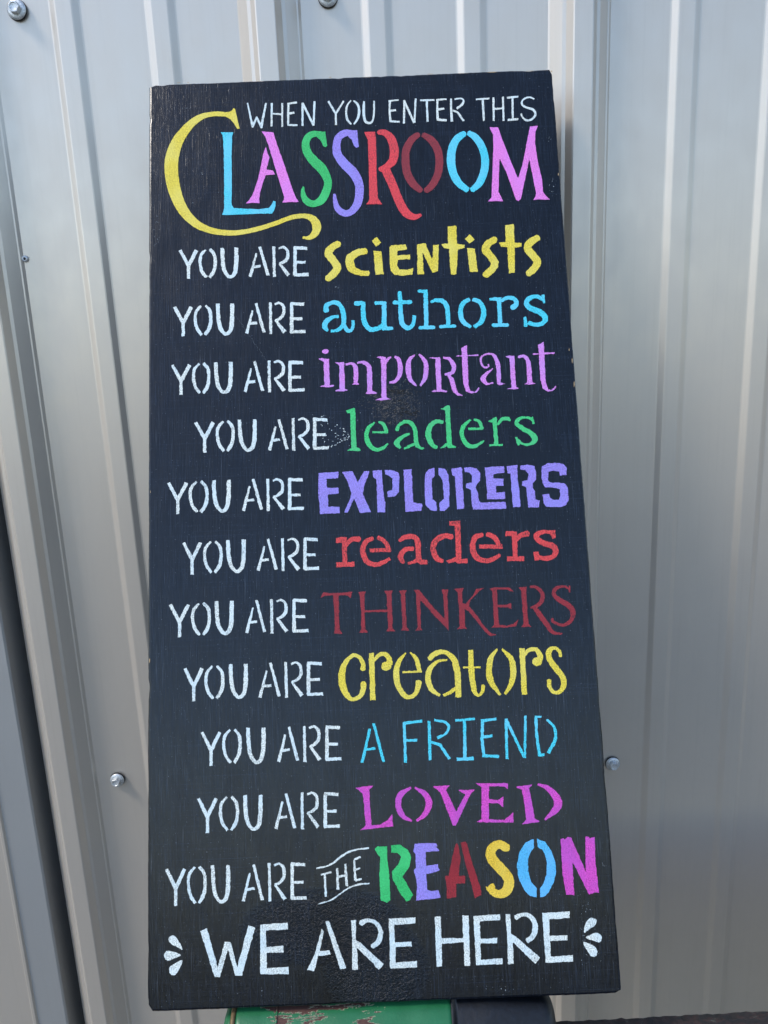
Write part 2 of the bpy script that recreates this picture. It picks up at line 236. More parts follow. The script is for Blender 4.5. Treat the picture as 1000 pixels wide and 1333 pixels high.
# ---------------------------------------------------------------- lettering
# each entry: (origin x, origin y, scale of the measuring crop), colour, character, strokes. s/l = smooth / straight stroke "x,y,width",
# r = round-ended stroke, p / q = straight / smooth closed outline
GLYPHS = """
@ 200 120 5 CLASSROOM
yellow C p 518,104 531,108 540,150 560,238 545,240 525,205 500,175 470,160 440,158 430,128 470,132 500,128 512,118|s 460,145,30 400,142,30 330,155,34 268,188,46 205,250,58 155,325,72 124,410,84 116,500,88 128,600,84 158,700,75 205,785,65 275,855,52 350,893,42 430,912,36 520,917,33 600,908,30 700,885,30 800,852,28 900,816,29 980,806,30 1035,825,44 1062,870,58 1050,920,46 1015,947,28 970,948,12
cyan L p 438,262 519,262 512,285 508,400 510,560 508,735 525,755 600,760 690,762 750,755 768,735 780,708 795,712 792,745 782,775 770,790 600,795 500,800 444,800 455,780 460,760 460,600 458,400 453,300 448,275
pink A p 705,257 780,262 800,330 850,470 900,620 925,685 946,716 880,715 837,720 850,700 850,680 800,520 750,350 728,290|p 731,358 742,400 755,425 735,503 778,512 790,537 730,540 708,600 695,650 688,690 690,724 640,720 602,725 625,700 645,670 680,570 700,480 715,400
@ 310 110 5 WHEN
white W l 62,122,9 95,275,14 122,215,12 152,278,15 182,122,11
white H l 220,122,12 218,274|l 288,122,11 288,276|l 224,190,10 284,196
white E l 328,122,13 326,265|l 322,126,11 384,118|l 330,190,13 366,184|l 322,264,12 388,266
white N l 420,120,12 420,270|l 420,122,13 492,268|l 498,110,12 492,268
@ 310 110 5 YOU
white Y l 588,110,12 636,192|l 688,108,12 636,192|l 636,188,12 638,264
white O s 736,104,8 712,135,11 704,175,12 710,225,13 736,260,10|s 752,106,8 778,130,14 788,170,15 780,220,15 754,260,10
white U s 820,110,12 818,180,16 826,235,16 850,252,14 874,240,13 884,190,11 886,108,10
@ 500 110 5 ENTER
white E l 38,108,12 36,170,12 42,245,14|l 30,108,9 96,102|l 40,172,13 78,168|l 36,240,12 102,244
white N l 132,104,12 130,254|l 130,104,13 196,250|l 206,92,12 198,250
white T l 234,104,11 328,102|l 278,104,13 284,244
white E l 348,106,12 346,170 350,232,16|l 340,102,10 408,96|l 350,164,13 392,158|l 344,230,14 408,234
white R l 436,92,12 436,160 442,242,16|s 460,96,8 500,92,10 518,105,10 508,130,13 474,158,13|s 446,170,9 480,185,12 518,238,13
@ 500 110 5 THIS
white T l 598,98,11 686,92|l 642,96,13 650,238
white H l 712,86,12 714,238|l 774,82,12 778,238|l 716,160,11 774,156
white I l 836,84,12 838,230|l 800,88,11 874,80|l 804,232,14 874,226
white S s 978,96,8 945,84,10 905,100,12 898,130,12 925,150,13 970,165,15 985,195,13 965,225,12 930,235,13 902,215,11 892,190,9
@ 360 150 5 CLASSROOM
green S p 262,112 318,108 330,200 320,210 305,200 285,160 262,142|s 290,124,34 262,122,36 225,128,42 200,152,46 190,195,50 205,250,55 250,305,62 300,355,62 335,430,50 326,490,52 295,550,52 255,575,42 215,572,44 185,545,40 172,500,26 175,468,14
violet S p 470,103 525,98 536,205 520,214 505,200 490,160 468,140|s 495,116,34 445,118,44 405,145,46 392,195,50 398,255,55 440,315,60 500,375,62 535,440,56 540,510,54 525,580,52 485,630,42 440,638,42 400,610,40 382,560,28 378,512,14
red R p 570,110 641,108 648,160 652,400 660,540 688,580 640,580 585,580 600,560 605,540 600,300 595,160|s 665,112,30 705,115,40 745,152,52 766,220,58 760,290,56 722,333,44 690,350,36 678,350,30|s 705,345,56 750,440,56 790,540,56 830,620,56 870,655,48 905,663,34 940,650,20
maroon O s 925,125,34 880,160,44 845,225,50 840,300,52 852,380,52 888,445,50 942,495,34|s 952,125,30 1010,165,48 1050,230,50 1060,310,50 1048,390,48 1010,460,46 972,492,36
@ 540 150 5 CLASSROOM
cyan O s 325,118,36 275,155,48 245,215,52 236,290,54 248,370,52 285,440,48 346,490,34|s 350,115,32 400,150,46 440,215,48 458,295,50 450,370,50 420,442,46 370,490,34
pink M p 488,80 542,80 560,135 620,290 672,412 700,330 750,75 800,70 785,110 782,180 800,300 828,420 835,500 848,520 878,550 820,548 773,552 785,530 790,510 765,380 745,285 720,410 690,545 675,560 660,552 600,380 552,280 548,380 545,500 575,560 520,560 475,562 500,535 505,400 512,200 510,130
@ 410 285 5 scientists
yellow s s 158,160,42 110,188,46 88,228,50 120,270,50 146,315,50 125,355,48 82,392,44
yellow c s 335,208,38 275,222,44 228,262,56 240,322,52 290,350,36 352,355,30
yellow i p 370,142 402,118 432,155 398,182|p 382,210 432,210 448,360 395,363
yellow E p 484,185 498,172 590,167 602,200 540,207 534,237 620,234 620,262 540,268 535,300 550,328 605,332 640,320 636,362 560,370 520,365 495,340 488,280
yellow N p 664,168 720,160 735,200 766,275 770,170 806,170 800,340 765,350 700,215 705,300 710,360 666,362 668,260
yellow t p 865,52 920,44 924,162 975,170 972,190 928,200 926,300 920,360 885,366 880,300 874,195 840,190 822,165 868,160
@ 560 285 5 scientists
yellow i p 228,130 258,102 292,135 255,162|p 240,190 292,195 310,345 258,346
yellow s s 425,132,40 375,165,46 362,205,50 395,245,48 420,288,50 400,330,46 358,368,42
yellow t p 488,42 545,34 550,155 596,158 594,182 550,188 550,350 515,354 508,280 502,185 465,182 448,155 492,152
yellow s s 705,120,40 650,155,46 636,195,50 665,235,48 696,275,50 680,320,46 636,358,42
@ 410 370 5 authors
cyan a s 74,172,38 76,142,30 110,120,26 150,124,28 178,160,30 188,210,32 184,262,26 150,298,22 105,305,14|s 186,255,24 205,295,26 230,303,22 248,280,20 248,238,20|s 154,208,20 110,218,24 74,245,32 64,275,34 82,302,18
cyan u r 268,126,26 310,124,26|s 314,116,28 316,200,32 326,255,32 362,294,30 410,288,30 448,262,26|r 400,124,24 455,122|l 450,112,28 452,285,32|r 445,290,24 500,287,20
cyan t r 552,56,22 556,118,26 558,200,28|s 558,190,28 568,255,32 605,286,28 638,262,26 648,205,22|r 520,120,24 622,116
cyan h r 678,46,20 715,48,22|l 720,36,28 726,280,28|r 686,284,22 774,280|s 756,116,16 785,106,22 830,110,28 858,145,28 866,200,28 868,270,28|r 818,276,20 910,274
@ 560 370 5 authors
cyan o s 258,98,22 215,125,28 198,185,32 215,245,30 266,280,20|s 278,98,24 325,120,28 350,180,32 335,240,30 288,278,24
cyan r r 396,98,22 445,98,24|l 448,88,28 456,270,26|r 412,268,22 502,265|s 462,112,20 500,90,24 545,94,26 562,125,30 548,145,32|r 540,150,34 546,148,34
cyan s p 725,70 744,66 748,122 738,126 725,105|s 735,98,22 690,80,24 642,95,30 626,128,32 660,160,34 720,185,36 750,220,34 735,252,28 690,265,26 640,250,26|r 618,220,20 622,268,22
@ 410 440 5 important
lilac i q 48,88 58,76 70,74 84,78 90,88 82,99 68,103 56,99|l 75,140,34 80,310,34|p 22,136 40,133 92,138 92,152 58,155|p 32,316 60,308 100,308 126,306 122,316 85,320
lilac m l 175,165,32 178,340,34|p 132,160 188,158 188,175 160,180|p 130,342 165,332 195,332 216,340 190,347 135,348|s 200,175,12 235,166,16 262,185,28 268,240,30 265,300,28|p 240,304 255,290 280,290 290,300 285,306|s 275,165,10 310,158,18 348,180,28 356,240,32 358,355,32|p 330,362 345,345 375,345 405,358 400,364 350,366
lilac p l 447,125,32 450,395,32|p 395,126 420,120 460,124 460,140 425,135|p 396,403 430,390 470,390 498,398 470,402 430,406|s 458,168,14 475,138,14 496,124,8|s 520,120,12 545,140,24 556,190,30 550,245,28 520,283,18 486,290,10
lilac o s 652,108,8 615,145,26 608,205,34 622,270,26 662,312,8|s 678,106,10 715,150,26 724,205,30 715,265,26 686,312,10
lilac R l 800,130,32 808,345,32|p 745,130 765,126 815,126 815,145 785,138|p 752,350 780,340 830,338 862,346 855,352|s 835,128,10 875,138,22 904,180,28 895,225,24 845,240,12|s 862,238,12 890,270,28 906,330,30 930,365,16 960,374,8
@ 560 440 5 important
lilac t p 205,65 240,44 243,120 246,200 250,300 262,345 290,350 318,322 322,330 305,356 265,360 230,345 215,290 210,200 208,120|l 170,118,8 315,112,8
lilac a s 378,172,8 380,186,10 355,192,10 332,165,12 335,125,12 370,105,8 410,110,16 435,150,26 446,210,28 446,298,24|p 430,300 440,290 460,290 492,300 450,306|s 410,198,8 370,230,18 345,266,34 370,298,16 410,292,8
lilac n l 532,120,30 545,325,32|p 485,120 520,115 548,118 548,132 515,132|p 500,332 530,322 560,320 580,328 555,333|s 572,124,12 610,120,20 636,150,28 645,220,30 648,298,32|p 606,302 630,290 665,290 686,297 650,304
lilac t p 703,45 740,24 742,100 748,200 752,290 768,335 790,340 818,308 822,318 800,345 765,347 735,330 718,270 712,180 708,100|l 668,106,8 808,98,8
@ 410 520 5 leaders
mint l p 202,75 255,54 262,60 266,200 270,310 298,325 298,334 210,336 212,328 238,315 234,200 230,90 212,90
mint e s 390,150,10 350,185,24 335,240,28 358,300,30 400,326,22 445,315,20 476,288,10|s 412,148,10 445,160,22 465,200,22 470,214,16|l 374,214,14 476,214,14
mint a r 536,196,24 545,168,18 556,158,16|s 545,170,18 590,145,22 632,160,26 652,200,26 658,270,26 668,305,26|s 662,295,22 690,318,16 708,318,10|s 616,222,12 570,245,22 532,282,34 556,318,18|s 580,322,10 615,305,18 660,285,16
mint d s 835,148,20 785,145,28 747,180,32 738,240,36 765,295,30 792,312,22|l 862,45,30 876,300,30|p 822,62 860,40 878,38 880,70 850,75|p 815,318 850,285 890,285 895,300 920,305 918,316 870,318 858,305 840,316
@ 560 520 5 leaders
mint e s 262,132,10 215,180,26 208,235,28 240,295,28 290,305,22 352,268,10|s 284,130,12 320,145,20 338,190,18|l 248,192,14 350,190
mint r l 418,120,26 432,300,28|p 378,142 432,112 436,140 400,152|l 386,299,12 472,296|s 440,165,14 465,132,22 500,124,24 518,136,18
mint s p 655,120 668,112 680,158 668,160|s 668,140,12 640,120,14 590,122,18 562,152,26 600,188,28 655,220,32 682,258,34 650,292,18 600,288,16 568,262,16|p 553,245 566,245 584,296 570,300
@ 410 595 5 EXPLORERS
violet E p 24,104 154,96 154,138 75,142 76,200 152,200 155,238 85,242 88,322 160,324 163,365 35,370 24,240
violet X p 178,98 245,94 280,165 320,92 356,92 320,190 312,240 365,358 295,364 255,270 215,362 192,362 240,240 215,165
violet P p 376,90 436,84 442,200 450,260 458,300 458,358 408,360 405,240 402,145 380,130|p 455,84 510,88 545,105 550,140 548,225 520,255 475,262 470,225 505,215 505,140 480,120 458,112
violet L p 578,84 630,80 635,200 640,295 665,300 698,302 696,350 590,356 585,250
violet O p 778,70 780,125 760,145 765,275 790,295 795,352 750,345 720,310 714,200 718,110 740,80|p 805,70 850,78 870,120 876,200 874,320 845,350 812,352 812,295 840,270 832,150 805,115
@ 560 595 5 EXPLORERS
violet R p 140,78 200,66 208,80 210,180 222,335 175,340 168,230 162,125 142,118|p 222,70 260,66 300,75 325,100 325,155 300,180 295,200 310,230 316,280 330,296 492,292 496,335 280,342 272,300 265,215 235,200 235,172 272,165 275,120 255,100 225,98
violet E p 356,68 480,58 482,100 412,110 410,140 478,142 476,185 428,188 430,230 486,228 488,272 372,275 370,200
violet R p 500,62 566,52 570,140 580,200 588,325 540,325 528,200 525,108 504,105|p 584,56 630,50 680,60 690,100 690,145 668,170 668,200 682,220 685,275 712,285 708,326 640,328 632,260 625,195 598,185 598,158 635,150 640,110 620,85 588,80
violet S p 728,65 760,42 830,38 870,48 888,68 888,118 845,120 842,95 800,90 770,95 768,155 790,168 840,165 880,175 896,200 900,280 885,315 850,325 760,325 738,300 732,245 772,240 780,265 805,280 840,278 848,250 845,210 820,200 750,195 732,170 725,120
@ 410 670 5 readers
coral r l 192,150,32 195,320,32|p 136,152 195,144 205,165 180,184 138,182|s 200,205,20 225,172,28 255,158,30 288,160,38|l 140,326,30 258,322,30
coral e s 380,152,26 330,178,32 312,235,34 335,300,34 390,325,28 440,312,28 490,286,18|s 410,148,26 455,175,28 480,222,28|l 356,232,24 496,230,24
coral a s 550,170,22 590,145,30 645,145,34 670,185,36 676,290,32|p 662,280 692,280 700,295 732,292 732,322 690,324 662,305|s 605,318,14 650,305,22 676,288,22|s 640,222,26 595,225,30 562,255,34 560,285,34 578,315,18
coral d s 894,145,36 845,138,32 790,165,36 770,220,36 790,280,36 832,305,26|l 928,40,34 936,290,34|l 876,58,30 930,54|p 856,300 920,275 950,278 955,290 992,285 994,315 930,318 915,305 870,318
@ 560 670 5 readers
coral e s 342,130,28 295,148,34 276,210,36 300,275,36 360,300,28 410,288,28 455,262,20|s 370,126,26 420,150,32 450,200,30|l 320,208,26 470,208
coral r l 490,124,30 550,122|l 548,110,32 555,295,32|s 560,165,24 590,135,30 638,122,36|l 502,288,30 612,286
coral s p 788,102 812,100 818,152 796,156 785,135|s 800,115,22 740,112,24 698,130,36 695,155,36 740,185,36 800,205,38 818,240,34 795,275,30 740,285,28 695,270,28|p 672,244 706,240 715,280 705,298 680,298
@ 410 755 5 THINKERS
crimson T p 34,122 55,82 110,86 160,84 242,78 235,120 220,105 195,98 155,102 158,250 162,325 178,350 122,350 130,320 126,180 118,100 80,102 50,108
crimson H p 278,78 330,76 322,100 325,250 330,325 348,342 288,344 302,320 300,200 292,100|l 322,204,14 475,200|p 452,72 506,68 498,95 505,250 505,315 522,332 465,334 478,310 472,200 466,95
crimson I p 545,70 598,66 588,95 592,200 598,310 615,330 560,330 572,310 565,200 560,95
crimson N p 645,65 680,66 760,165 845,255 835,100 825,62 868,60 862,90 868,220 870,328 780,235 685,125 690,310 700,328 655,330 668,310 664,200 658,90
@ 560 755 5 THINKERS
crimson K p 160,60 218,52 208,80 212,150 232,155 285,95 300,60 350,52 320,72 262,130 252,168 300,225 360,310 400,350 440,355 395,366 370,350 320,290 250,205 225,190 228,300 240,318 178,318 192,300 188,180 178,80
crimson E p 386,56 420,48 520,50 542,75 520,72 500,62 435,62 440,162 500,162 525,150 530,190 505,178 440,178 448,290 500,298 545,285 575,255 560,302 480,310 400,310 418,290 410,170 405,75
crimson R p 578,50 628,44 625,80 632,200 640,285 658,305 595,305 608,285 600,150 592,70|s 650,44,12 695,50,20 730,90,28 725,140,26 690,170,22 652,182,12|s 675,178,18 710,220,32 760,290,32 800,340,24 860,350,8
crimson S l 905,36,10 908,82,10|s 908,60,16 870,42,14 820,55,22 805,90,26 840,130,30 900,165,34 930,210,34 915,265,26 860,295,20 800,270,16 797,250,12
@ 430 835 5 creators
yellow c s 214,184,34 212,140,30 188,102,24 150,90,24 104,130,30 78,200,42 80,280,44 110,350,36 150,377,24 195,355,28 214,310,34 218,270,36
yellow r l 268,75,34 278,382,34|s 285,125,16 315,90,24 355,82,28 385,115,34 384,150,38|r 360,162,54 372,160,54
yellow e s 492,75,8 448,130,28 430,200,38 440,280,38 480,348,32 520,362,26 560,330,30 578,258,38|s 520,70,8 560,115,26 580,192,26|l 470,200,12 595,196
yellow a s 645,115,30 680,82,34 740,68,28 800,110,36 825,190,42 832,280,38 834,360,36|s 760,120,12 700,130,18 652,175,32 636,235,36 655,305,34 712,352,16|s 736,352,14 780,332,24 820,300,20
@ 560 835 5 creators
yellow t l 263,55,32 268,170,36|s 268,160,38 275,250,36 290,325,30 315,350,16 338,332,20 348,283,26|l 216,170,12 330,168
yellow o s 436,50,10 395,110,34 384,185,38 398,265,38 456,348,14|s 468,50,10 525,110,34 542,190,38 528,275,34 486,344,14
yellow r l 598,44,34 614,345,34|s 615,92,16 640,58,24 685,52,28 714,85,34 714,120,36|r 692,132,54 702,130,52
yellow s s 850,98,20 842,65,22 810,42,20 776,60,32 775,110,38 820,175,38 860,230,38 870,280,36 845,325,26 805,330,22 778,295,26 772,250,28
@ 450 920 3.3333 A
cyan A l 122,72,12 165,240,12|l 105,95,11 72,242,12|l 88,186,10 128,180
@ 450 920 3.3333 FRIEND
cyan F l 254,68,12 260,242|l 250,72,12 332,62|l 258,146,11 310,146
cyan R l 362,62,13 367,232|s 385,58,10 430,66,11 448,90,11 430,120,11 398,134,12|l 366,152,12 410,165 450,226,12
cyan I l 516,58,12 518,225,15|l 476,60,10 560,52|l 482,228,14 556,224
cyan E l 594,60,13 592,140 600,212,13|l 588,62,12 655,52|l 596,132,11 636,126|l 594,212,12 666,216
cyan N l 696,52,12 700,226|l 696,55,12 776,220|l 780,40,10 778,222
cyan D l 826,40,12 828,120 842,212,13|l 820,42,9 850,44|l 838,210,10 862,208|s 872,54,9 905,90,11 910,140,13 880,200,12
@ 450 1010 3.3333 LOVED
magenta L p 42,52 120,42 102,60 112,215 150,212 185,190 202,168 206,218 150,224 62,236 88,215 75,75
magenta O s 284,50,8 240,80,24 228,120,26 245,170,22 288,198,8|s 300,50,8 345,80,24 362,120,28 345,165,22 308,195,8
magenta V p 376,45 450,42 435,60 480,155 520,80 492,62 560,60 542,78 478,215 466,215 410,70
magenta E p 566,32 705,32 704,58 690,45 622,44 622,102 660,104 684,90 684,136 660,118 622,118 622,188 690,192 728,158 728,202 566,200 590,188 590,50
magenta D p 738,48 812,36 796,55 810,120 820,185 846,198 765,210 785,190 775,120 765,60|s 834,36,8 880,55,22 918,100,34 915,140,32 865,190,8
@ 400 1080 5 THE
white T l 88,294,12 158,276,12|l 115,290,14 122,435,14
white H l 196,250,14 200,390,16|l 248,222,14 258,368,16|l 198,306,12 252,298
white E l 306,198,12 314,330,16|l 304,196,12 348,176|l 310,262,10 345,250|l 314,330,12 355,320
white line s 60,252,7 150,228,10 250,155,11 330,128,10 402,120,9
white line s 68,485,6 160,455,8 260,385,9 340,356,9 406,350,9
@ 400 1080 5 REASON
green R p 440,125 460,110 520,108 522,200 535,300 540,455 520,475 480,460 470,300 475,180 455,150|p 545,102 600,98 655,130 678,180 665,240 620,305 640,340 690,425 682,430 672,455 645,465 610,420 555,320 552,275 600,215 612,175 590,150 548,150
violet E p 700,95 720,88 840,88 848,105 838,112 862,138 770,145 775,235 850,225 850,245 862,262 845,272 775,290 780,390 800,400 855,395 870,440 820,450 710,460 715,350 695,260 708,250 705,160 692,140
@ 590 1080 5 REASON
darkred A p 48,85 82,75 90,90 110,170 185,400 182,425 140,445 125,380 80,220|p 22,85 35,100 48,190 35,300 78,300 78,350 20,350 20,438 -42,450 -42,360 -50,325 -50,302 -30,300 -10,200 10,110
gold S s 350,120,56 300,95,54 250,130,62 250,185,66 300,245,66 350,300,66 364,350,66 340,405,60 290,420,50 245,390,48|p 208,365 225,372 245,350 265,350 275,375 240,420 220,395
sky O p 524,60 470,85 430,150 415,230 425,310 460,390 500,430 543,440 543,380 510,345 488,270 486,200 500,150 524,118|p 548,60 600,80 640,140 665,210 669,270 655,340 620,410 590,435 566,438 566,380 590,350 608,290 610,220 600,165 575,125 550,115
magenta N p 700,62 718,55 722,65 745,48 765,50 810,150 862,270 862,48 880,45 890,58 920,48 925,200 948,410 925,408 885,422 775,205 788,425 735,422 712,290
@ 200 1180 5 WE
white W p 305,160 348,140 418,395 465,230 502,230 545,395 618,122 662,136 575,448 532,450 485,275 432,458 398,458
white E p 695,118 875,105 875,148 732,155 735,265 845,256 845,298 735,298 738,402 880,392 880,438 695,440
white drop q 98,210 112,190 135,190 160,220 188,278 150,260 112,240
white drop q 70,325 78,295 105,290 150,302 176,318 130,340 92,352
white drop q 102,415 118,385 188,348 165,410 140,445 112,440
@ 390 1180 5 ARE
white A p 168,98 192,94 305,400 265,408|p 145,148 158,160 132,290 195,286 205,312 122,320 95,420 50,412 95,320
white R p 336,92 368,86 365,215 400,240 550,375 515,412 470,360 375,270 380,410 342,412 345,250|s 400,108,36 440,90,24 495,105,26 528,160,28 515,225,34 472,262,28
white E p 582,80 755,70 755,110 615,118 620,235 728,228 730,258 625,262 625,365 765,355 766,395 590,402
@ 550 1170 4 HERE
white H p 64,94 94,92 98,205 212,205 208,88 240,86 248,348 220,348 215,225 100,235 102,352 75,352
white E p 266,90 405,80 405,110 298,116 302,208 388,204 388,230 302,232 304,318 418,308 416,338 280,345
white R p 432,80 458,78 460,180 490,200 612,305 588,338 470,225 475,338 446,340 442,200|s 484,98,26 520,82,20 560,90,22 588,140,28 575,195,26 545,218,24
white E p 624,74 766,66 766,100 658,105 662,192 755,190 755,215 665,218 668,302 784,292 784,326 642,332
white drop q 842,175 850,130 875,100 905,108 900,135 870,155
white drop q 852,202 880,185 915,178 934,200 920,225 890,218
white drop q 838,228 870,235 905,258 908,290 888,302 865,280
"""
# the repeated stencil YOU ARE: one drawing of each letter, and the box of every letter on every row
STENCIL = dict(
 Y=((36,78,160,270), 'l 44,84,20 98,185,22|l 150,84,22 98,185|l 98,180,20 98,270,20'),
 O=((164,74,282,264), 's 210,78,12 178,115,19 172,165,18 185,220,20 214,258,18|s 236,76,16 265,110,20 271,165,20 262,215,22 234,258,18'),
 U=((300,66,412,262), 's 311,68,22 314,140,24 325,210,24 355,250,20 385,235,24 398,180,26 400,66,24'),
 A=((478,60,606,252), 'l 544,62,16 594,244,20|l 524,104,12 486,250,20|l 505,190,16 550,184,16'),
 R=((622,58,734,250), 'l 630,60,17 634,250,18|s 660,72,12 690,64,14 715,85,18 716,130,20 690,158,18 662,166,10|l 664,166,14 724,240,24'),
 E=((750,52,846,246), 'l 760,60,20 760,240,22|l 752,64,20 838,68,20|l 764,156,16 826,156,18|l 752,238,18 846,234,20'))
ROWS = """
200 300 150,112,264,288 268,110,376,284 396,102,502,286 564,95,690,276 704,94,810,276 828,92,918,272
210 380 72,84,188,264 194,78,304,260 324,68,432,260 498,66,620,248 638,60,740,250 762,58,854,246
210 455 58,86,178,268 184,80,292,264 312,74,424,264 488,68,612,254 630,64,738,254 752,64,848,250
240 530 60,84,182,270 188,80,300,266 316,72,430,266 496,70,620,258 636,62,748,258 762,60,856,252
210 610 36,78,160,270 164,74,282,264 300,66,412,262 478,60,606,252 622,58,734,250 750,52,846,246
220 690 80,68,196,264 204,64,320,258 338,56,456,256 520,50,648,242 664,46,778,244 796,40,888,238
210 770 46,70,172,270 178,66,296,264 316,54,430,260 498,48,624,248 644,44,754,248 776,38,872,244
220 850 86,84,208,286 212,74,330,276 354,64,468,274 530,56,666,266 684,50,798,264 816,46,914,254
240 935 96,74,222,282 226,64,342,270 366,54,482,274 550,48,684,260 702,42,812,258 834,38,930,252
240 1020 76,80,200,292 206,74,326,284 348,66,464,282 534,56,666,272 688,48,804,270 824,46,922,264
205 1110 46,88,172,314 176,80,294,306 316,72,432,304 500,66,634,290 654,58,766,288 788,52,884,280
"""
AFTER = ['scientists', 'authors', 'important', 'leaders', 'explorers', 'readers', 'thinkers', 'creators', 'a friend', 'loved', 'the reason']

rng = np.random.RandomState(3)
LAT = [rng.rand(700, 950)*2-1 for _ in range(2)]
def vnoise(x, y, step, k):
    gx, gy = x/step, y/step; ix = np.floor(gx).astype(int); iy = np.floor(gy).astype(int); fx, fy = gx-ix, gy-iy
    fx = fx*fx*(3-2*fx); fy = fy*fy*(3-2*fy); L = LAT[k]; a, b = L.shape
    g = lambda i, j: L[i % a, j % b]
    return (g(ix, iy)*(1-fx)+g(ix+1, iy)*fx)*(1-fy)+(g(ix, iy+1)*(1-fx)+g(ix+1, iy+1)*fx)*fy
def catmull(P, n=6, closed=False):
    P = np.array(P, float); N = len(P); out = []
    for i in range(N if closed else N-1):
        if closed: p0, p1, p2, p3 = P[i-1], P[i], P[(i+1) % N], P[(i+2) % N]
        else: p1, p2 = P[i], P[i+1]; p0 = P[i-1] if i else 2*p1-p2; p3 = P[i+2] if i+2 < N else 2*p2-p1
        for t in np.arange(n)/n:
            out.append(.5*((2*p1)+(-p0+p2)*t+(2*p0-5*p1+4*p2-p3)*t*t+(-p0+3*p1-3*p2+p3)*t**3))
    if not closed: out.append(P[-1])
    return np.array(out)
def parse(sp):
    res = []
    for s in sp.split('|'):
        k, *pts = s.split(); w = None; P = []
        for p in pts:
            v = [float(a) for a in p.split(',')]
            if k not in 'pq':
                if len(v) == 3: w = v[2]
                v = [v[0], v[1], w]
            P.append(v)
        res.append((k, P))
    return res
def sdf_stroke(X, Y, P, rnd):
    D = np.full(X.shape, 1e9); n = len(P)
    for i in range(n-1):
        ax, ay, aw = P[i]; bx, by, bw = P[i+1]; dx, dy = bx-ax, by-ay; L = math.hypot(dx, dy)
        if L < 1e-6: continue
        t = ((X-ax)*dx+(Y-ay)*dy)/(L*L); tc = np.clip(t, 0, 1)
        d = np.hypot(X-ax-tc*dx, Y-ay-tc*dy)-(aw+(bw-aw)*tc)/2
        if not rnd and i == 0: d = np.maximum(d, -t*L)
        if not rnd and i == n-2: d = np.maximum(d, (t-1)*L)
        D = np.minimum(D, d)
    return D
def sdf_poly(X, Y, P):
    D = np.full(X.shape, 1e18); inside = np.zeros(X.shape, bool); n = len(P)
    for i in range(n):
        ax, ay = P[i][:2]; bx, by = P[(i+1) % n][:2]; dx, dy = bx-ax, by-ay; L2 = dx*dx+dy*dy
        if L2 < 1e-9: continue
        t = np.clip(((X-ax)*dx+(Y-ay)*dy)/L2, 0, 1)
        D = np.minimum(D, (X-ax-t*dx)**2+(Y-ay-t*dy)**2)
        c = (ay > Y) != (by > Y)
        if abs(dy) > 1e-9: inside ^= c & (X < ax+(Y-ay)*dx/dy)
    D = np.sqrt(D); return np.where(inside, -D, D)
def contours(D, x0, y0, h):
    """closed loops of the zero level (marching squares)"""
    ins = D < 0; ny, nx = D.shape
    code = ins[:-1, :-1]*1+ins[:-1, 1:]*2+ins[1:, 1:]*4+ins[1:, :-1]*8
    T = {1: [(3, 0)], 2: [(0, 1)], 3: [(3, 1)], 4: [(1, 2)], 5: [(3, 0), (1, 2)], 6: [(0, 2)], 7: [(3, 2)], 8: [(2, 3)], 9: [(2, 0)],
         10: [(0, 1), (2, 3)], 11: [(2, 1)], 12: [(1, 3)], 13: [(1, 0)], 14: [(0, 3)]}
    def key(i, j, e): return ((i, j, 0), (i, j+1, 1), (i+1, j, 0), (i, j, 1))[e]
    nxt = {}
    for i, j in np.argwhere((code > 0) & (code < 15)).tolist():
        for a, b in T[int(code[i, j])]: nxt[key(i, j, a)] = key(i, j, b)
    def pt(k):
        i, j, v = k; a = D[i, j]; b = D[i+1, j] if v else D[i, j+1]; t = a/(a-b)
        return (x0+(j+(0 if v else t))*h, y0+(i+(t if v else 0))*h)
    loops = []
    while nxt:
        s, k = nxt.popitem(); L = [s]
        while k != s and k in nxt: L.append(k); k = nxt.pop(k)
        P = [pt(q) for q in L]
        if len(P) > 8:
            Q = [P[0]]
            for a, b in zip(P[1:-1], P[2:]):
                o = Q[-1]; L2 = math.hypot(b[0]-o[0], b[1]-o[1])+1e-9
                if abs((a[0]-o[0])*(b[1]-o[1])-(a[1]-o[1])*(b[0]-o[0]))/L2 > .035 or L2 > 8: Q.append(a)
            Q.append(P[-1])
            ar = sum(Q[i-1][0]*Q[i][1]-Q[i][0]*Q[i-1][1] for i in range(len(Q)))/2
            if abs(ar) > .25 and len(Q) > 3: loops.append(Q)
    return loops
LET_H = .00022
